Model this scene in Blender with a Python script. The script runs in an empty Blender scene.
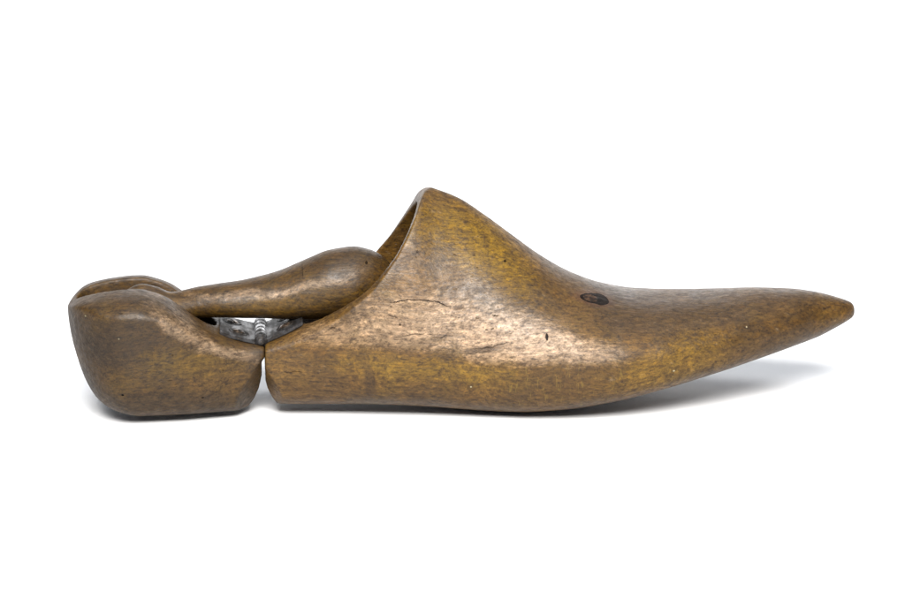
import bpy, bmesh, math
import numpy as np
from mathutils import Vector, Matrix

S = bpy.context.scene
COL = S.collection
CM = 0.01

# ------------------------------------------------------------------ camera, world, lights, exposure
ELEV = math.radians(12.5); DIST = 85.0; YAW = math.radians(5.0)
GROUND = -0.18
cd = bpy.data.cameras.new('camera'); cam = bpy.data.objects.new('camera', cd); COL.objects.link(cam)
tgt = Vector((0, 0, 3.62)) * CM
cam.location = tgt + Vector((0, -math.cos(ELEV), math.sin(ELEV))) * DIST * CM
cam.rotation_euler = (math.pi / 2 - ELEV, 0, 0)
cd.sensor_width = 36.0; cd.lens = 36.0 * 28.0 * DIST / 905.0
cd.clip_start = 0.05; cd.clip_end = 50.0
S.camera = cam

world = bpy.data.worlds.new('World'); S.world = world; world.use_nodes = True
bg = world.node_tree.nodes['Background']
bg.inputs['Color'].default_value = (0.68, 0.81, 1.0, 1); bg.inputs['Strength'].default_value = 0.22

def area(name, loc, target, sx, sy, power, col=(1, 1, 1)):
    l = bpy.data.lights.new(name, 'AREA'); l.shape = 'RECTANGLE'; l.size = sx; l.size_y = sy
    l.energy = power; l.color = col
    o = bpy.data.objects.new(name, l); COL.objects.link(o); o.location = loc
    o.rotation_euler = (Vector(target) - Vector(loc)).to_track_quat('-Z', 'Y').to_euler()
    return o
area('front_softbox', (0.0, -1.02, 0.80), (0, 0, 0.03), 0.62, 0.40, 43.0, (1.0, 0.985, 0.96))
area('top_softbox', (0.05, -0.05, 1.35), (0, 0.1, 0.0), 1.2, 0.6, 9.0, (0.97, 0.985, 1.0))
area('backdrop_softbox', (0, 1.0, 1.7), (0, 1.75, 0.0), 2.6, 0.6, 38.0).data.spread = math.radians(100)

S.render.engine = 'CYCLES'
S.view_settings.view_transform = 'Standard'; S.view_settings.look = 'None'
S.view_settings.exposure = 0.0; S.view_settings.gamma = 1.0

# ------------------------------------------------------------------ helpers
def pchip(xk, yk, x):
    xk = np.asarray(xk, float); yk = np.asarray(yk, float); x = np.asarray(x, float)
    h = np.diff(xk); d = np.diff(yk) / h; m = np.zeros_like(xk)
    for i in range(1, len(xk) - 1):
        if d[i-1] * d[i] > 0:
            w1 = 2*h[i] + h[i-1]; w2 = h[i] + 2*h[i-1]
            m[i] = (w1 + w2) / (w1/d[i-1] + w2/d[i])
    m[0] = d[0]; m[-1] = d[-1]
    i = np.clip(np.searchsorted(xk, x) - 1, 0, len(xk) - 2)
    t = np.clip((x - xk[i]) / h[i], 0, 1)
    return (2*t**3-3*t**2+1)*yk[i] + (t**3-2*t**2+t)*h[i]*m[i] + (-2*t**3+3*t**2)*yk[i+1] + (t**3-t**2)*h[i]*m[i+1]

def sstep(a, b, x):
    t = np.clip((np.asarray(x, float) - a) / (b - a), 0, 1); return t*t*(3-2*t)

def link(name, mesh, parent=None, mat=None, smooth=True):
    o = bpy.data.objects.new(name, mesh); COL.objects.link(o)
    if parent: o.parent = parent
    if mat: mesh.materials.clear(); mesh.materials.append(mat)
    if smooth:
        for p in mesh.polygons: p.use_smooth = True
    return o

def loft_mesh(name, P):
    """closed tube from an (n, m, 3) array of rings in cm, end caps as fans"""
    n, m, _ = P.shape
    V = [tuple(v * CM) for r in P for v in r]
    Fc = []
    for i in range(n-1):
        for j in range(m):
            k = (j+1) % m
            Fc.append((i*m+j, i*m+k, (i+1)*m+k, (i+1)*m+j))
    for i, rev in ((0, True), (n-1, False)):
        c = len(V); V.append(tuple(P[i].mean(0) * CM))
        for j in range(m):
            k = (j+1) % m
            Fc.append((c, i*m+k, i*m+j) if rev else (c, i*m+j, i*m+k))
    me = bpy.data.meshes.new(name); me.from_pydata(V, [], Fc)
    bm = bmesh.new(); bm.from_mesh(me)
    bmesh.ops.remove_doubles(bm, verts=bm.verts, dist=1e-6)
    bmesh.ops.recalc_face_normals(bm, faces=bm.faces)
    bm.to_mesh(me); bm.free(); me.update()
    return me

def apply_mods(o):
    dg = bpy.context.evaluated_depsgraph_get(); dg.update()
    me = bpy.data.meshes.new_from_object(o.evaluated_get(dg))
    o.modifiers.clear(); old = o.data; o.data = me
    return o

def boolean(o, cutter_mesh, op='DIFFERENCE'):
    c = bpy.data.objects.new('cutter', cutter_mesh); COL.objects.link(c)
    b = o.modifiers.new('b', 'BOOLEAN'); b.operation = op; b.solver = 'EXACT'; b.object = c
    bpy.context.view_layer.update()
    apply_mods(o)
    bpy.data.objects.remove(c)

def plane_cut(o, pt, n):
    bm = bmesh.new(); bm.from_mesh(o.data)
    r = bmesh.ops.bisect_plane(bm, geom=bm.verts[:]+bm.edges[:]+bm.faces[:], plane_co=Vector(pt)*CM,
                               plane_no=Vector(n).normalized(), clear_outer=True)
    es = [e for e in r['geom_cut'] if isinstance(e, bmesh.types.BMEdge)]
    bmesh.ops.holes_fill(bm, edges=es, sides=0)
    bmesh.ops.triangulate(bm, faces=[f for f in bm.faces if len(f.verts) > 4])
    bmesh.ops.recalc_face_normals(bm, faces=bm.faces)
    bm.to_mesh(o.data); bm.free(); o.data.update()

def finish(o, voxel, it, fac=0.5):
    r = o.modifiers.new('r', 'REMESH'); r.mode = 'VOXEL'; r.voxel_size = voxel * CM; r.use_smooth_shade = True
    s = o.modifiers.new('s', 'SMOOTH'); s.factor = fac; s.iterations = it
    apply_mods(o)
    for p in o.data.polygons: p.use_smooth = True

# ------------------------------------------------------------------ node helper
class N:
    def __init__(s, name):
        s.m = bpy.data.materials.new(name); s.m.use_nodes = True; s.t = s.m.node_tree
        s.bsdf = s.t.nodes['Principled BSDF']
    def new(s, typ, **k):
        n = s.t.nodes.new(typ)
        for a, b in k.items(): setattr(n, a, b)
        return n
    def put(s, sock, v):
        if isinstance(v, bpy.types.NodeSocket): s.t.links.new(v, sock)
        else: sock.default_value = v
    def math(s, op, a, b=0.0, clamp=False):
        n = s.new('ShaderNodeMath', operation=op, use_clamp=clamp); s.put(n.inputs[0], a); s.put(n.inputs[1], b); return n.outputs[0]
    def vmul(s, v, k):
        n = s.new('ShaderNodeVectorMath', operation='MULTIPLY'); s.put(n.inputs[0], v); s.put(n.inputs[1], k); return n.outputs[0]
    def vadd(s, v, k):
        n = s.new('ShaderNodeVectorMath', operation='ADD'); s.put(n.inputs[0], v); s.put(n.inputs[1], k); return n.outputs[0]
    def noise(s, v, scale, detail=4.0, rough=0.55, dist=0.0, color=False):
        n = s.new('ShaderNodeTexNoise'); s.put(n.inputs['Vector'], v); n.inputs['Scale'].default_value = scale
        n.inputs['Detail'].default_value = detail; n.inputs['Roughness'].default_value = rough; n.inputs['Distortion'].default_value = dist
        return n.outputs['Color' if color else 'Fac']
    def rng(s, v, a, b, c=0.0, d=1.0, smooth=True):
        n = s.new('ShaderNodeMapRange'); n.interpolation_type = 'SMOOTHSTEP' if smooth else 'LINEAR'
        s.put(n.inputs['Value'], v)
        for i, q in zip(('From Min', 'From Max', 'To Min', 'To Max'), (a, b, c, d)): n.inputs[i].default_value = q
        return n.outputs['Result']
    def mix(s, f, a, b, mode='MIX'):
        n = s.new('ShaderNodeMix', data_type='RGBA', blend_type=mode)
        s.put(n.inputs['Factor'], f)
        s.put(n.inputs['A'] if False else n.inputs[6], a if isinstance(a, bpy.types.NodeSocket) else (*a, 1))
        s.put(n.inputs[7], b if isinstance(b, bpy.types.NodeSocket) else (*b, 1))
        return n.outputs[2]

PINK_SHEEN = (0.98, 0.78, 0.78)  # pinkish sheen of the front light, painted as wood colour
DARK = (0.060, 0.036, 0.016); MID = (0.200, 0.118, 0.036); OLIVE = (0.250, 0.155, 0.034)
TAN = (0.75, 0.58, 0.50); OCHRE = (0.300, 0.175, 0.052); GREY = (0.15, 0.10, 0.065)

def wood(name, stains_sheen=(), dots=(), lines=(), knot=None, seed=0.0, matt=0.0, worn=0.5, tone=1.0, rays=False):
    n = N(name)
    tc = n.new('ShaderNodeTexCoord')
    p = n.vmul(tc.outputs['Object'], (100, 100, 100))            # centimetres
    warp = n.noise(p, 0.32, 1.5, color=True)
    warp = n.vmul(n.vadd(warp, (-.5, -.5, -.5)), (0.9, 0.9, 0.9))
    q = n.vadd(n.vadd(p, warp), (seed, seed*.7, seed*1.3))
    grain = n.noise(n.vmul(q, (0.30, 6.0, 6.0)), 1.5, 4.0, 0.6)         # long fibres
    fib = n.noise(n.vmul(q, (1.1, 9.0, 9.0)), 1.5, 2.0, 0.6)
    blot = n.noise(q, 0.42, 4.0, 0.55)
    blot2 = n.noise(n.vadd(q, (13, 7, 3)), 0.9, 5.0, 0.6, 0.6)
    mott = n.noise(n.vmul(q, (0.6, 1, 1)), 5.5, 4.0, 0.75)        # grainy patina
    speck = n.noise(n.vmul(q, (0.6, 1, 1)), 13.0, 2.0, 0.8)
    c = n.mix(n.rng(blot, .36, .64), MID, OCHRE)
    c = n.mix(n.rng(blot2, .46, .68, 0, .75), c, OLIVE)
    c = n.mix(n.rng(n.noise(n.vadd(q, (5, 19, 11)), 0.7, 4.0), .52, .72, 0, .55), c, GREY)
    # real stains and rubbed places; pink patches are highlight sheen painted into the colour
    sep = n.new('ShaderNodeSeparateXYZ'); n.t.links.new(n.vadd(p, n.vmul(warp, (1.5, 1.5, 1.3))), sep.inputs[0])
    X, Y, Z = sep.outputs
    side = n.rng(Y, -0.6, 0.6, 1, 0)                              # marks lie on this flank
    for (x, z, rx, rz, ang, col, k) in stains_sheen:
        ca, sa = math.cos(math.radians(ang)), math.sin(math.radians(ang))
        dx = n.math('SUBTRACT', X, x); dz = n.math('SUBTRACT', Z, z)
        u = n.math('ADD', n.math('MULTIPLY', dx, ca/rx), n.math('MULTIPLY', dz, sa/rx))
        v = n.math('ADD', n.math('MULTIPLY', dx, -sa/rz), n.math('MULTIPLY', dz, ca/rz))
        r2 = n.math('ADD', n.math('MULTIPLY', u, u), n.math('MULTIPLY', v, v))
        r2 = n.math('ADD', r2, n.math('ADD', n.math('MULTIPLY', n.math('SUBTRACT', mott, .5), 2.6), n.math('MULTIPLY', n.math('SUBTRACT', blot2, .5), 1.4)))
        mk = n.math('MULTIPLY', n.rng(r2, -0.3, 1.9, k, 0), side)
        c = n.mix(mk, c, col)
    # grain and patina contrast
    c = n.mix(n.rng(grain, .42, .62, 0, .55), c, n.mix(1.0, c, (0.50, 0.44, 0.38), 'MULTIPLY'))
    c = n.mix(n.rng(mott, .49, .66, 0, .80), c, n.mix(1.0, c, (0.42, 0.38, 0.36), 'MULTIPLY'))
    c = n.mix(n.rng(mott, .48, .34, 0, .75), c, n.mix(1.0, c, (1.55, 1.48, 1.4), 'MULTIPLY'))
    c = n.mix(n.rng(fib, .50, .68, 0, .45), c, n.mix(1.0, c, (0.5, .45, .42), 'MULTIPLY'))
    c = n.mix(n.rng(speck, .52, .66, 0, .9), c, n.mix(1.0, c, (0.45, .42, .4), 'MULTIPLY'))
    c = n.mix(n.rng(speck, .46, .32, 0, .65), c, n.mix(1.0, c, (1.5, 1.45, 1.4), 'MULTIPLY'))
    # short dark pores / nicks
    vor = n.noise(n.vadd(n.vmul(q, (1.6, 6.0, 6.0)), (31, 3, 8)), 1.9, 3.0, 0.5)
    zone = n.rng(n.noise(n.vadd(q, (2, 44, 9)), 0.6, 2.0), .45, .62)
    nick = n.math('MULTIPLY', n.rng(vor, .68, .73, 0, 0.8), zone)
    c = n.mix(nick, c, (0.05, 0.03, 0.018))
    rub = n.rng(n.noise(n.vadd(n.vmul(q, (1, 1.6, 1.6)), (71, 1, 5)), 2.2, 7.0, .72), .60, .74, 0, worn)
    c = n.mix(rub, c, n.mix(0.5, c, TAN))
    groove = nick
    p2 = n.new('ShaderNodeSeparateXYZ'); n.t.links.new(p, p2.inputs[0]); x0, y0, z0 = p2.outputs
    wob = n.math('MULTIPLY', n.math('SUBTRACT', n.noise(p, 5.0, 3.0), .5), 0.16)
    if rays:                                                      # beech ray flecks, short upright ticks low on the flank
        rv = n.noise(n.vmul(n.vadd(q, (0, 0, 3)), (7.0, 2.0, 1.6)), 1.4, 3.0, .5, .5)
        rm = n.math('MULTIPLY', n.rng(rv, .60, .68, 0, .75),
                    n.math('MULTIPLY', n.rng(z0, 2.3, 1.7), n.math('MULTIPLY', n.rng(x0, .5, 1.5), n.rng(x0, 9, 7))))
        c = n.mix(n.math('MULTIPLY', rm, .5), c, (0.50, 0.36, 0.10))
        # growth arcs on the toe
        dx = n.math('SUBTRACT', x0, 4.0); dz = n.math('MULTIPLY', n.math('SUBTRACT', z0, 6.6), 2.2)
        rr = n.math('SQRT', n.math('ADD', n.math('MULTIPLY', dx, dx), n.math('ADD', n.math('MULTIPLY', dz, dz), n.math('MULTIPLY', n.math('MULTIPLY', y0, y0), 2.5))))
        rr = n.math('ADD', rr, n.math('MULTIPLY', blot2, 1.2))
        wv = n.math('SINE', n.math('MULTIPLY', rr, 15.0))
        am = n.math('MULTIPLY', n.rng(wv, .1, .95, 0, .55), n.math('MULTIPLY', n.rng(z0, 2.6, 3.5), n.rng(x0, 2.5, 7.0)))
        am = n.math('MULTIPLY', am, n.rng(grain, .62, .42, .15, 1))
        c = n.mix(am, c, n.mix(1.0, c, (.45, .4, .38), 'MULTIPLY'))
    for (x, z, L, wd, slope, curv, k) in lines:                   # cracks: z = z0 + slope*dx + curv*dx^2
        dx = n.math('SUBTRACT', x0, x)
        zz = n.math('ADD', n.math('MULTIPLY', dx, slope), n.math('MULTIPLY', n.math('MULTIPLY', dx, dx), curv))
        d = n.math('ABSOLUTE', n.math('ADD', n.math('SUBTRACT', n.math('SUBTRACT', z0, z), zz), wob))
        e = n.rng(n.math('ABSOLUTE', dx), L*.75, L, wd, 0.0, False)
        mk = n.math('MULTIPLY', n.math('MULTIPLY', n.math('LESS_THAN', d, e), k), side)
        c = n.mix(mk, c, (0.030, 0.018, 0.012)); groove = n.math('MAXIMUM', groove, mk)
    for (x, z, rx, rz, col, k) in dots:
        a = n.math('DIVIDE', n.math('SUBTRACT', x0, x), rx); b = n.math('DIVIDE', n.math('SUBTRACT', z0, z), rz)
        r2 = n.math('ADD', n.math('MULTIPLY', a, a), n.math('MULTIPLY', b, b))
        mk = n.math('MULTIPLY', n.rng(r2, .6, 1.1, k, 0), side)
        c = n.mix(mk, c, col)
        if col[0] < .1: groove = n.math('MAXIMUM', groove, mk)
    if knot:
        x, z, rx, rz, ang = knot
        ca, sa = math.cos(math.radians(ang)), math.sin(math.radians(ang))
        wx = n.math('ADD', n.math('SUBTRACT', x0, x), n.math('MULTIPLY', wob, .18)); dz = n.math('ADD', n.math('SUBTRACT', z0, z), n.math('MULTIPLY', wob, .18))
        u = n.math('ADD', n.math('MULTIPLY', wx, ca/rx), n.math('MULTIPLY', dz, sa/rx))
        v = n.math('ADD', n.math('MULTIPLY', wx, -sa/rz), n.math('MULTIPLY', dz, ca/rz))
        r = n.math('SQRT', n.math('ADD', n.math('MULTIPLY', u, u), n.math('MULTIPLY', v, v)))
        inner = n.math('MULTIPLY', n.rng(r, .95, .75), side)
        halo = n.math('MULTIPLY', n.rng(r, 2.4, 1.0, 0, .45), side)
        c = n.mix(halo, c, (0.20, 0.085, 0.06))
        c = n.mix(inner, c, n.mix(n.rng(mott, .42, .58), (0.17, .095, .07), (.035, .02, .015)))
        ring = n.math('MULTIPLY', n.math('LESS_THAN', n.math('ABSOLUTE', n.math('SUBTRACT', r, .95)), n.math('ADD', .15, n.math('MULTIPLY', n.rng(u, -.2, .9), .40))), side)
        c = n.mix(n.math('MULTIPLY', ring, .95), c, (0.010, 0.006, 0.005)); groove = n.math('MAXIMUM', groove, n.math('MAXIMUM', ring, n.math('MULTIPLY', inner, .75)))
    c = n.mix(1.0, c, (tone*.325, tone*.282, tone*.178), 'MULTIPLY')
    n.put(n.bsdf.inputs['Base Color'], c)
    n.put(n.bsdf.inputs['Roughness'], n.math('ADD', n.rng(mott, .3, .7, .36, .54), n.rng(blot, .3, .7, -.04+matt, .08+matt)))
    n.bsdf.inputs['IOR'].default_value = 1.5
    sp_ = n.math('MULTIPLY', n.rng(groove, 0, 1, 1, .25), .34)
    n.put(n.bsdf.inputs['Specular IOR Level'], sp_)
    h = n.math('ADD', n.math('MULTIPLY', mott, 0.55), n.math('MULTIPLY', speck, 0.30))
    h = n.math('SUBTRACT', h, n.math('MULTIPLY', grain, .35))
    h = n.math('SUBTRACT', h, n.math('MULTIPLY', fib, .25))
    h = n.math('ADD', h, n.math('MULTIPLY', n.noise(n.vmul(q, (1, 1.5, 1.5)), 1.0, 1.0), 1.0))
    b = n.new('ShaderNodeBump'); b.inputs['Strength'].default_value = 0.32; b.inputs['Distance'].default_value = 0.0007
    n.put(b.inputs['Height'], h)
    g = n.new('ShaderNodeBump', invert=True); g.inputs['Strength'].default_value = 1.0; g.inputs['Distance'].default_value = 0.0003
    n.put(g.inputs['Height'], groove); n.t.links.new(b.outputs[0], g.inputs['Normal']); n.t.links.new(g.outputs[0], n.bsdf.inputs['Normal'])
    return n.m

def metal(name, base, rough, dirt=0.5, met=.9):
    n = N(name)
    tc = n.new('ShaderNodeTexCoord'); p = n.vmul(tc.outputs['Object'], (100, 28, 100))
    a = n.noise(p, 4.0, 3.0, .5); b_ = n.noise(n.vmul(p, (1, 1, 1)), 14.0, 5.0, .7)
    c = n.mix(n.rng(a, .40, .56, 0, dirt), base, (0.020, 0.017, 0.015))
    c = n.mix(n.rng(b_, .55, .7, 0, .5), c, (0.12, .085, .06))
    n.put(n.bsdf.inputs['Base Color'], c); n.put(n.bsdf.inputs['Metallic'], n.rng(b_, .42, .6, met, met*.4)); n.put(n.bsdf.inputs['Specular IOR Level'], .22)
    n.put(n.bsdf.inputs['Roughness'], n.rng(a, .35, .65, rough, rough + .25))
    bp = n.new('ShaderNodeBump'); bp.inputs['Strength'].default_value = .35; bp.inputs['Distance'].default_value = .0003
    n.put(bp.inputs['Height'], n.math('ADD', n.math('MULTIPLY', a, .4), n.math('MULTIPLY', b_, .6))); n.t.links.new(bp.outputs[0], n.bsdf.inputs['Normal'])
    return n.m

# ------------------------------------------------------------------ the white seamless backdrop
def backdrop():
    n = N('white_backdrop')
    n.bsdf.inputs['Base Color'].default_value = (0.74, 0.74, 0.745, 1); n.bsdf.inputs['Roughness'].default_value = .75
    n.bsdf.inputs['Specular IOR Level'].default_value = .2
    prof = [(-2.2, 0), (-1.0, 0), (0.0, 0), (1.0, 0)]
    R = 0.7
    for i in range(1, 17):
        a = i/16*math.pi/2; prof.append((1.0+R*math.sin(a), R-R*math.cos(a)))
    prof.append((1.0+R, 2.6))
    V = []; Fc = []
    for i, (y, z) in enumerate(prof):
        for x in (-3, 3): V.append((x, y, z + GROUND*CM))
        if i: Fc.append((2*i-2, 2*i-1, 2*i+1, 2*i))
    me = bpy.data.meshes.new('backdrop'); me.from_pydata(V, [], Fc)
    o = link('backdrop', me, None, n.m); o['kind'] = 'structure'
backdrop()

# ------------------------------------------------------------------ the shoe tree
root = bpy.data.objects.new('shoe_tree', None); COL.objects.link(root)
root.empty_display_size = .02
root['label'] = 'hinged wooden shoe tree with pointed toe lying on a white surface'
root['category'] = 'shoe tree'

# --- front block: outer body
KX = [-6.72,-5.5,-4,-2.6,-1.6,-0.7,0.2,1.2,2.2,3.2,4.3,5.5,6.8,8.2,9.6,11.0,12.2,13.2,13.9,14.35,14.55,14.64]
KW = [2.0,2.15,2.35,2.6,2.75,2.9,3.05,3.25,3.45,3.6,3.7,3.68,3.5,3.15,2.7,2.15,1.6,1.1,.80,.58,.42,0.0]
KT = [7.5,7.8,8.0,8.0,8.0,7.702,7.339,6.662,5.9,5.161,4.519,4.053,3.798,3.737,3.759,3.802,3.78,3.658,3.48,3.33,3.23,3.08]
KB = [0.15,0.115,0.105,0.09,0.045,-.01,-0.086,-0.15,-0.178,-0.127,-0.011,0.209,0.498,0.815,1.145,1.477,1.773,2.053,2.36,2.59,2.70,2.80]
KU = [2.4,2.4,2.2,1.9,1.7,1.55,1.5,1.55,1.6,1.7,1.8,1.9,2,2,2,2,2,2,2,2,2,2.]
KL = [3.0,3.0,3.0,3.0,3,3,3,3,3,3,3,3,3,2.9,2.8,2.6,2.4,2.2,2.,2.,2.,2.]
KM = [.24,.24,.24,.24,.25,.26,.28,.31,.34,.38,.42,.43,.43,.43,.43,.43,.43,.43,.43,.43,.43,.43]
XT = KX[-1]
def ring(x, W, zT, zB, nu, nl, fm, m=160):
    th = np.linspace(0, 2*np.pi, m, endpoint=False); c, s = np.cos(th), np.sin(th)
    zM = zB + fm*(zT-zB); e = np.where(s >= 0, nu, nl)
    y = W*np.sign(c)*np.abs(c)**(2/e)
    z = np.where(s >= 0, zM+(zT-zM)*np.abs(s)**(2/e), zM-(zM-zB)*np.abs(s)**(2/e))
    return np.stack([np.full_like(y, x), y, z], -1)
def fore_ring(x):
    W = float(pchip(KX, KW, x))
    if x > 13.2: W = 1.1*math.sqrt(max(0.0, (XT-x)/(XT-13.2)))
    f = lambda k: float(pchip(KX, k, x))
    return ring(x, W, f(KT), f(KB), f(KU), f(KL), f(KM))
u = np.linspace(0, 1, 260)[:-1]
rings = [fore_ring(x) for x in KX[0] + (XT-KX[0])*(1-(1-u)**1.6)]
fore = link('forefoot_block', loft_mesh('forefoot_block', np.array(rings)), root)

# bevelled corners beside the hinge gap
plane_cut(fore, (-6.74, -1.95, 1.75), (-.72, -.50, -.46))
plane_cut(fore, (-6.74, 1.95, 1.75), (-.72, .50, -.46))
for zc_, a_ in ((1.25, 12), (1.03, 24), (.79, 37), (.54, 49), (.27, 62)):
    plane_cut(fore, (-6.74, 0, zc_), (-math.cos(math.radians(a_)), 0, -math.sin(math.radians(a_))))

# saddle cut along the mouth
LIP = [(-7.6, 2.30, 0), (-6.82, 2.484, 1), (-6.02, 2.807, 1), (-5.429, 3.096, 1), (-4.872, 3.382, 1), (-4.316, 3.702, 1), (-3.76, 4.053, 1),
       (-3.238, 4.436, 1), (-2.817, 4.841, 1), (-2.427, 5.272, 1), (-2.104, 5.662, 1), (-1.847, 6.08, 1), (-1.583, 6.556, 1),
       (-1.347, 7.018, 1), (-1.22, 7.33, 1), (-1.10, 7.53, 1), (-0.95, 7.66, 1), (-0.72, 7.73, 1), (-0.45, 7.80, 1), (-0.35, 9.5, 1)]
def saddle_cutter(name, prof, drop, zhi, xk):
    """solid above the surface z = prof(x) - drop(x, y)"""
    ys = np.linspace(-4.5, 4.5, 73)
    prof = np.array([q[:2] for q in prof]); t = np.r_[0, np.cumsum(np.hypot(*np.diff(prof, axis=0).T))]
    tt = np.linspace(0, t[-1], 140); px = pchip(t, prof[:, 0], tt); pz = pchip(t, prof[:, 1], tt)
    V = []; Fc = []; n, m = len(tt), len(ys)
    for i in range(n):
        for y in ys: V.append((px[i]*CM, y*CM, (pz[i]-drop(px[i], y))*CM))
    for i in range(n):
        for y in ys: V.append(((px[i] if xk is None else px[i])*CM, y*CM, (zhi)*CM))
    N0 = n*m
    for i in range(n-1):
        for j in range(m-1):
            a, b, c, d = i*m+j, i*m+j+1, (i+1)*m+j+1, (i+1)*m+j
            Fc.append((a, b, c, d)); Fc.append((N0+d, N0+c, N0+b, N0+a))
    for i in range(n-1):
        for j in (0, m-1):
            a, b = i*m+j, (i+1)*m+j; Fc.append((a, b, N0+b, N0+a))
    for j in range(m-1):
        for i in (0, n-1):
            a, b = i*m+j, i*m+j+1; Fc.append((a, b, N0+b, N0+a))
    me = bpy.data.meshes.new(name); me.from_pydata(V, [], Fc)
    bm = bmesh.new(); bm.from_mesh(me); bmesh.ops.recalc_face_normals(bm, faces=bm.faces); bm.to_mesh(me); bm.free()
    return me
def fore_drop(x, y):
    k = 0.34*(1-float(sstep(-6.2, -3.2, x))) + 0.10
    if x > -3: k *= 1-float(sstep(-3, -1.5, x))
    wi = 1.72
    return k*max(0.0, (abs(y)-wi)/0.45)**2 if abs(y) < 2.6 else k*((2.6-wi)/.45)**2
boolean(fore, saddle_cutter('c', LIP, fore_drop, 11.0, None))
# hollow inside the mouth
sr = []
SX = [-5.5, -5.2, -4.8, -4.2, -3.4, -2.6, -1.8, -1.0, -0.3, 0.4, 1.1, 1.7, 2.1]
SB = [3.05, 2.7, 2.45, 2.2, 2.0, 1.9, 1.9, 1.95, 2.1, 2.3, 2.6, 3.1, 3.7]
ST = [7.6, 7.6, 7.6, 7.6, 7.55, 7.45, 7.35, 7.10, 6.7, 6.1, 5.4, 4.7, 4.0]
SW = [1.2, 1.5, 1.68, 1.82, 1.98, 2.12, 2.25, 2.36, 2.40, 2.3, 2.1, 1.5, .4]
for x in np.linspace(-5.5, 2.1, 90):
    sr.append(ring(x, float(pchip(SX, SW, x)), float(pchip(SX, ST, x)), float(pchip(SX, SB, x)), float(pchip(KX, KU, x)), 2.4, .22, 96))
boolean(fore, loft_mesh('c', np.array(sr)))
finish(fore, 0.05, 10)

# --- heel block
HB = 0.02
HZ = [0.02, 0.30, 0.85, 1.88, 2.8, 3.63, 5.2]; HXB = [-11.0, -12.41, -12.92, -13.31, -13.52, -13.60, -13.62]
def heel_w(xs, xb=-13.6):
    w = pchip([-14.0, -11.2, -9.8, -8.4, -7.4, -6.7], [2.9, 2.85, 2.72, 2.34, 2.05, 1.95], xs)
    r = np.clip((-11.2-xs)/(-11.2-xb), 0, 1)
    return w*(1-r**2.15)**0.5
def heel_ring(z):
    xb = float(pchip(HZ, HXB, z)); xf = -6.73 if z > 2.0 else -6.84
    hz = 1.0
    zz = max(z-HB, 0)
    if zz < 1.5: hz = (1-((1.5-zz)/1.5)**2.2)**(1/2.2)
    hz = 0.46 + 0.54*hz
    t = np.linspace(0, 1, 70)
    xs = xf + (xb-xf)*(1-(1-t)**2.2)
    w = heel_w(xs, xb)*hz
    P = [(x, -a, z) for x, a in zip(xs, w)] + [(x, a, z) for x, a in zip(xs[::-1][1:], w[::-1][1:])]
    return P
zs = np.r_[HB, HB+np.array([.01, .03, .06, .1, .15, .21, .28, .36, .45, .55, .66, .78, .9, 1.05, 1.2, 1.4, 1.6, 1.8, 2.0]), [1.95, 1.99, 2.01, 2.1, 2.4, 2.8, 3.2, 3.6, 4.0, 4.4, 4.8, 5.2]]
zs = np.unique(zs)
heel = link('heel_block', loft_mesh('heel_block', np.array([heel_ring(z) for z in zs])), root)
plane_cut(heel, (-6.90, -1.93, 1.95), (.74, -.50, -.46))
plane_cut(heel, (-6.90, 1.93, 1.95), (.74, .50, -.46))
for zc_, a_ in ((1.15, 11), (.94, 23), (.70, 36), (.46, 49), (.22, 62)):
    plane_cut(heel, (-6.87, 0, zc_), (math.cos(math.radians(a_)), 0, -math.sin(math.radians(a_))))
HTOP = [(-14.4, 3.0), (-13.9, 3.45), (-13.6, 3.72), (-13.48, 3.83), (-13.1, 4.12), (-12.4, 4.33), (-11.88, 4.41), (-11.36, 4.45), (-11.02, 4.45), (-10.67, 4.37), (-10.15, 4.17),
        (-9.64, 3.81), (-9.12, 3.40), (-8.61, 3.05), (-8.1, 2.81), (-7.58, 2.62), (-6.82, 2.46), (-6.2, 2.3)]
def heel_drop(x, y):
    s = float(sstep(-10.8, -8.3, x)); b = float(sstep(-13.4, -11.8, x))
    W = float(heel_w(np.array([x]))[0]) if x > -13.59 else 0.01
    wi = min(1.0 + .68*s, max(W-.25, 0)); R = (0.12 + 0.62*b)*(1-s) + .45*s
    if W < .3: return 0.0
    if y > 0: wi = min(wi, .80 + .88*s)
    t = min(1.0, max(0.0, (abs(y)-wi)/(W+.03-wi)))
    return R*(1-(1-t**2.0)**(1/2.0))
boolean(heel, saddle_cutter('c', HTOP, heel_drop, 8.0, None))
# slot that takes the handle
sl = []
for z in np.linspace(1.9, 6, 12):
    th = np.linspace(0, 2*np.pi, 96, endpoint=False); c, s = np.cos(th), np.sin(th)
    x = -10.85 + 2.42*np.sign(c)*np.abs(c)**(2/3.2); y = 0.93*np.sign(s)*np.abs(s)**(2/2.9)
    sl.append(np.stack([x, y, np.full_like(x, z)], -1))
boolean(heel, loft_mesh('c', np.array(sl)))
finish(heel, 0.05, 12)

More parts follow.
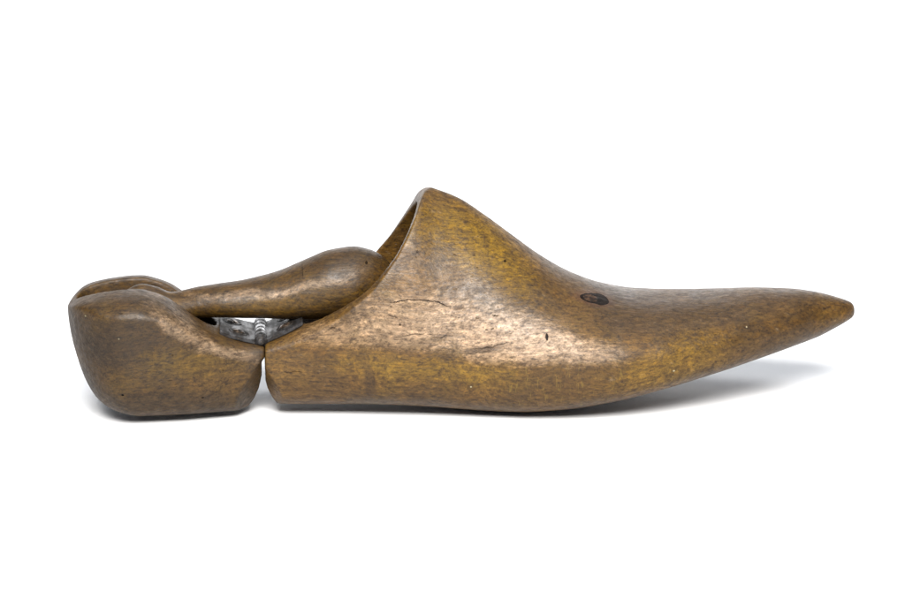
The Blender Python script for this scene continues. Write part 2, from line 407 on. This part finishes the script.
# --- handle
HX = [-12.05, -11.9, -11.5, -11.0, -10.5, -10.0, -9.5, -8.97, -8.3, -7.56, -6.8, -6.14, -5.6, -5.08, -4.37, -3.65, -2.94, -2.55, -2.3, -2.15, -2.06]
HC = [3.38, 3.37, 3.34, 3.33, 3.36, 3.42, 3.58, 3.72, 3.77, 3.80, 3.87, 3.94, 4.04, 4.15, 4.29, 4.37, 4.45, 4.50, 4.54, 4.57, 4.58]
HR = [.05, .45, .88, 1.08, .94, .68, .58, .55, .59, .65, .74, .85, .97, 1.08, 1.21, 1.24, 1.05, .80, .54, .30, .05]
HY = [.05, .40, .60, .64, .64, .64, .66, .72, .84, .95, 1.03, 1.10, 1.18, 1.25, 1.32, 1.30, 1.08, .82, .55, .30, .05]
uu = np.linspace(0, 1, 150); hx = HX[0] + (HX[-1]-HX[0])*(.5-.5*np.cos(uu*math.pi))
hr = []
for x in hx:
    th = np.linspace(0, 2*np.pi, 72, endpoint=False); c, s = np.cos(th), np.sin(th)
    z0, rz, ry = (float(pchip(HX, k, x)) for k in (HC, HR, HY))
    e = 2.15
    y = ry*np.sign(c)*np.abs(c)**(2/e); z = z0 + rz*np.sign(s)*np.abs(s)**(2/e)
    # the ridge whittled along its upper shoulder
    y = y*(1 - .10*np.clip((z-z0)/max(rz, .01), 0, 1))
    hr.append(np.stack([np.full_like(y, x), y, z], -1))
handle = link('handle', loft_mesh('handle', np.array(hr)), root)

# --- hinge
STEEL = metal('aged_steel', (0.042, 0.040, 0.041), .36, .9, .5)
BRIGHT = metal('rubbed_steel', (0.26, 0.26, 0.27), .24, .9)
PIT = metal('dark_countersink', (0.05, 0.045, 0.04), .5, 1.0)
BRASS = metal('brown_screw_metal', (0.16, 0.11, 0.075), .30, .8)

def cyl_rings(axis_pts, radii, m=40, axis='y', squash=1.0):
    R = []
    th = np.linspace(0, 2*np.pi, m, endpoint=False)
    for (x, y, z), r in zip(axis_pts, radii):
        if axis == 'y': R.append(np.stack([x+r*np.cos(th), np.full(m, y), z+r*np.sin(th)], -1))
        else: R.append(np.stack([x+r*np.cos(th), y+r*np.sin(th), np.full(m, z)], -1))
    return np.array(R)
XC = -6.85; ZC = 2.62
pts = []; rad = []
y = -1.46
def add(yy, r): pts.append((XC, yy, ZC + .03*(yy+1.5)/3)); rad.append(r)
edges = [-1.46, -0.90, -0.36, 0.18, 0.72, 1.24]
for a, b in zip(edges[:-1], edges[1:]):
    add(a+.012, .165); add(a+.02, .205); add(a+.05, .225); add(b-.05, .225); add(b-.02, .205); add(b-.012, .165)
hinge = link('hinge', loft_mesh('hinge', cyl_rings(pts, rad)), root, BRIGHT)
pp = [(XC, yy, ZC) for yy in (-1.70, -1.69, -1.66, -1.60, -1.58, -1.48, -1.45)]
link('pin', loft_mesh('pin', cyl_rings(pp, [.06, .10, .13, .14, .235, .235, .16])), hinge, STEEL)

def leaf(sign):
    """plate lying on the block's cut face, one long edge rolled towards the barrel"""
    if sign < 0: prof = [(-6.98, 2.60), (-7.08, 2.56), (-7.5, 2.66), (-8.0, 2.80), (-8.28, 2.89)]
    else: prof = [(-6.72, 2.60), (-6.62, 2.60), (-6.2, 2.78), (-5.7, 3.02), (-5.38, 3.18)]
    V = []; Fc = []; m = 9
    n = len(prof)
    for k, dz in ((0, 0.10), (1, -.03)):
        for i, (x, z) in enumerate(prof):
            hw = 1.58 if i < n-1 else 1.50
            for yy in np.linspace(-hw, hw-.36, m): V.append((x*CM, yy*CM, (z+dz)*CM))
    A = n*m
    for i in range(n-1):
        for j in range(m-1):
            a, b, c, d = i*m+j, i*m+j+1, (i+1)*m+j+1, (i+1)*m+j
            Fc += [(a, b, c, d), (A+d, A+c, A+b, A+a)]
        for j in (0, m-1): Fc.append((i*m+j, (i+1)*m+j, A+(i+1)*m+j, A+i*m+j))
    for i in (0, n-1):
        for j in range(m-1): Fc.append((i*m+j, i*m+j+1, A+i*m+j+1, A+i*m+j))
    me = bpy.data.meshes.new('leaf'); me.from_pydata(V, [], Fc)
    bm = bmesh.new(); bm.from_mesh(me); bmesh.ops.recalc_face_normals(bm, faces=bm.faces)
    bmesh.ops.bevel(bm, geom=[e for e in bm.edges if len(e.link_faces) == 2 and e.calc_face_angle() > .9], offset=.0002, segments=2, affect='EDGES')
    bm.to_mesh(me); bm.free()
    return link('hinge_leaf', me, hinge, STEEL, smooth=False), prof
def screw(sign, prof, x, y, r=.26):
    xs = [q[0] for q in prof]; zs_ = [q[1] for q in prof]
    if sign < 0: z = np.interp(x, xs[::-1], zs_[::-1]); sl_ = math.atan2(-(zs_[-1]-zs_[1]), abs(xs[-1]-xs[1]))
    else: z = np.interp(x, xs, zs_); sl_ = math.atan2(zs_[-1]-zs_[1], xs[-1]-xs[1])
    prof2 = [(r*1.60, 0.0), (r*1.55, .016), (r*1.06, .010), (r*1.0, -.004), (r*.97, .012), (r*.8, .045), (r*.45, .062), (0.001, .068)]
    R = cyl_rings([(0, 0, h) for _, h in prof2], [q for q, _ in prof2], axis='z')
    me = loft_mesh('screw', R)
    # driver slot
    o = link('screw', me, None, BRASS)
    bmx = bmesh.new(); bmesh.ops.create_cube(bmx, size=1)
    for v in bmx.verts: v.co = Vector((v.co.x*r*2.2, v.co.y*.055, v.co.z*.09+.07))*CM
    cm_ = bpy.data.meshes.new('c'); bmx.to_mesh(cm_); bmx.free()
    boolean(o, cm_)
    M = Matrix.Rotation(-sl_ if sign > 0 else -sl_, 4, 'Y') @ Matrix.Rotation(.6*x+y, 4, 'Z')
    o.data.transform(M); o.data.transform(Matrix.Translation(Vector((x, y, z+.105))*CM))
    for p_ in o.data.polygons: p_.use_smooth = False
    o.parent = hinge; o.data.materials.clear(); o.data.materials.append(BRASS); o.data.materials.append(PIT)
    for p_ in o.data.polygons:
        d_ = (Vector(p_.center) - Vector((x, y, z+.105))*CM).length/CM
        if d_ > r*.92: p_.material_index = 1
    return o
for sg, xn, xf in ((-1, -7.62, -7.85), (1, -5.98, -5.95)):
    lf, pr = leaf(sg)
    screw(sg, pr, xn, -.80, .23); screw(sg, pr, xf, .50, .22)

# ------------------------------------------------------------------ wood materials
GOLD = (0.46, 0.30, 0.030); BROWN = (0.115, 0.07, 0.035); BLACKISH = (0.07, 0.05, 0.035); OCH = (0.36, 0.22, 0.07)
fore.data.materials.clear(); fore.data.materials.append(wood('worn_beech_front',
    stains_sheen=[(0.9, 5.75, 1.9, .85, -40, GOLD, .7), (-1.1, 6.5, .6, .9, 60, GOLD, .35), (-1.7, 1.75, 2.6, .42, -3, GOLD, .5),
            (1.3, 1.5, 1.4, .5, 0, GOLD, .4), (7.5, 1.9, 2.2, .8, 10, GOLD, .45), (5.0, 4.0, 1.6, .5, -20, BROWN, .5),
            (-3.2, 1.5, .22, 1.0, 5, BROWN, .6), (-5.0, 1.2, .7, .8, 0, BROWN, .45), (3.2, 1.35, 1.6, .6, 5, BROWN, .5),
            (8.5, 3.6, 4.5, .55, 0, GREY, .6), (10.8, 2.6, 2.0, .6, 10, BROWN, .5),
            (-1.9, 3.75, 1.6, .75, 10, PINK_SHEEN, .5), (-2.7, 3.0, 2.2, .5, 0, PINK_SHEEN, .45), (1.0, 3.05, 2.6, .85, -8, PINK_SHEEN, .80), (3.3, 2.55, 2.0, .5, -4, PINK_SHEEN, .65),  # broad highlight on the bulging flank, painted in pink
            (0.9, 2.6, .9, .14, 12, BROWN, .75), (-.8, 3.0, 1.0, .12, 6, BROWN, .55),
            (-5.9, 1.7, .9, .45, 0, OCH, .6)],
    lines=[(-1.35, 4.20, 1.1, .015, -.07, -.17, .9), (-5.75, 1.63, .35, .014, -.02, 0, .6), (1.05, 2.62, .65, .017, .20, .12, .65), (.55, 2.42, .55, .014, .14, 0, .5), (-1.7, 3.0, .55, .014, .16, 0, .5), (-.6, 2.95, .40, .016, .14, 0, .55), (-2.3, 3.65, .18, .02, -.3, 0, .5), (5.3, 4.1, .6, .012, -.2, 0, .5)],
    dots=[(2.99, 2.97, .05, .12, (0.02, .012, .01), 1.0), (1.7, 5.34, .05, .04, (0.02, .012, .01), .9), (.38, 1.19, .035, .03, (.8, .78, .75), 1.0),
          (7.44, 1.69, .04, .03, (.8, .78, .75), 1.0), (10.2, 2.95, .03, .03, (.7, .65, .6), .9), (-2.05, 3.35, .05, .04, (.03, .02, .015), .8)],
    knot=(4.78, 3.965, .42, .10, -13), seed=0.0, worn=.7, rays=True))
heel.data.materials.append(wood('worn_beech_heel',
    stains_sheen=[(-12.6, 3.0, 1.2, .8, 0, BLACKISH, .6), (-11.5, 2.9, 1.5, .9, 10, BROWN, .7), (-12.9, 1.2, .6, .9, 0, BLACKISH, .6), (-9.3, 2.0, 1.6, .6, -10, GOLD, .45),
            (-8.0, 1.2, 1.0, .7, 0, OCH, .35), (-9.5, 3.2, 1.5, .25, -38, PINK_SHEEN, .6), (-8.0, 2.25, 1.1, .22, -12, PINK_SHEEN, .6), (-10.0, .6, 2.0, .35, 0, GREY, .6)],  # pink streaks paint the highlight band down the heel slope
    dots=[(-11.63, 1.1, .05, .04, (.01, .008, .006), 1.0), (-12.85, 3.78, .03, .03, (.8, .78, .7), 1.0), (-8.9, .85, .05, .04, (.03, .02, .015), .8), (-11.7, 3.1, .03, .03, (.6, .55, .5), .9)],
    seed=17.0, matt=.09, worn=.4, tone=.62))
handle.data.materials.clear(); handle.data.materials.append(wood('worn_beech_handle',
    stains_sheen=[(-6.0, 3.9, 3.0, .35, 8, GOLD, .25), (-4.0, 5.3, 1.3, .4, 5, BROWN, .5), (-7.5, 4.2, 1.8, .12, 6, PINK_SHEEN, .5), (-5.0, 4.55, 1.8, .14, 14, PINK_SHEEN, .5)],  # thin pink streaks paint the highlight line along the handle
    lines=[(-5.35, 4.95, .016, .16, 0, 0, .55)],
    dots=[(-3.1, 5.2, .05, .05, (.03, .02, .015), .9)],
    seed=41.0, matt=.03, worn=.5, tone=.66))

# the whole shoe tree turned slightly on the surface
root.rotation_euler = (0, 0, YAW)
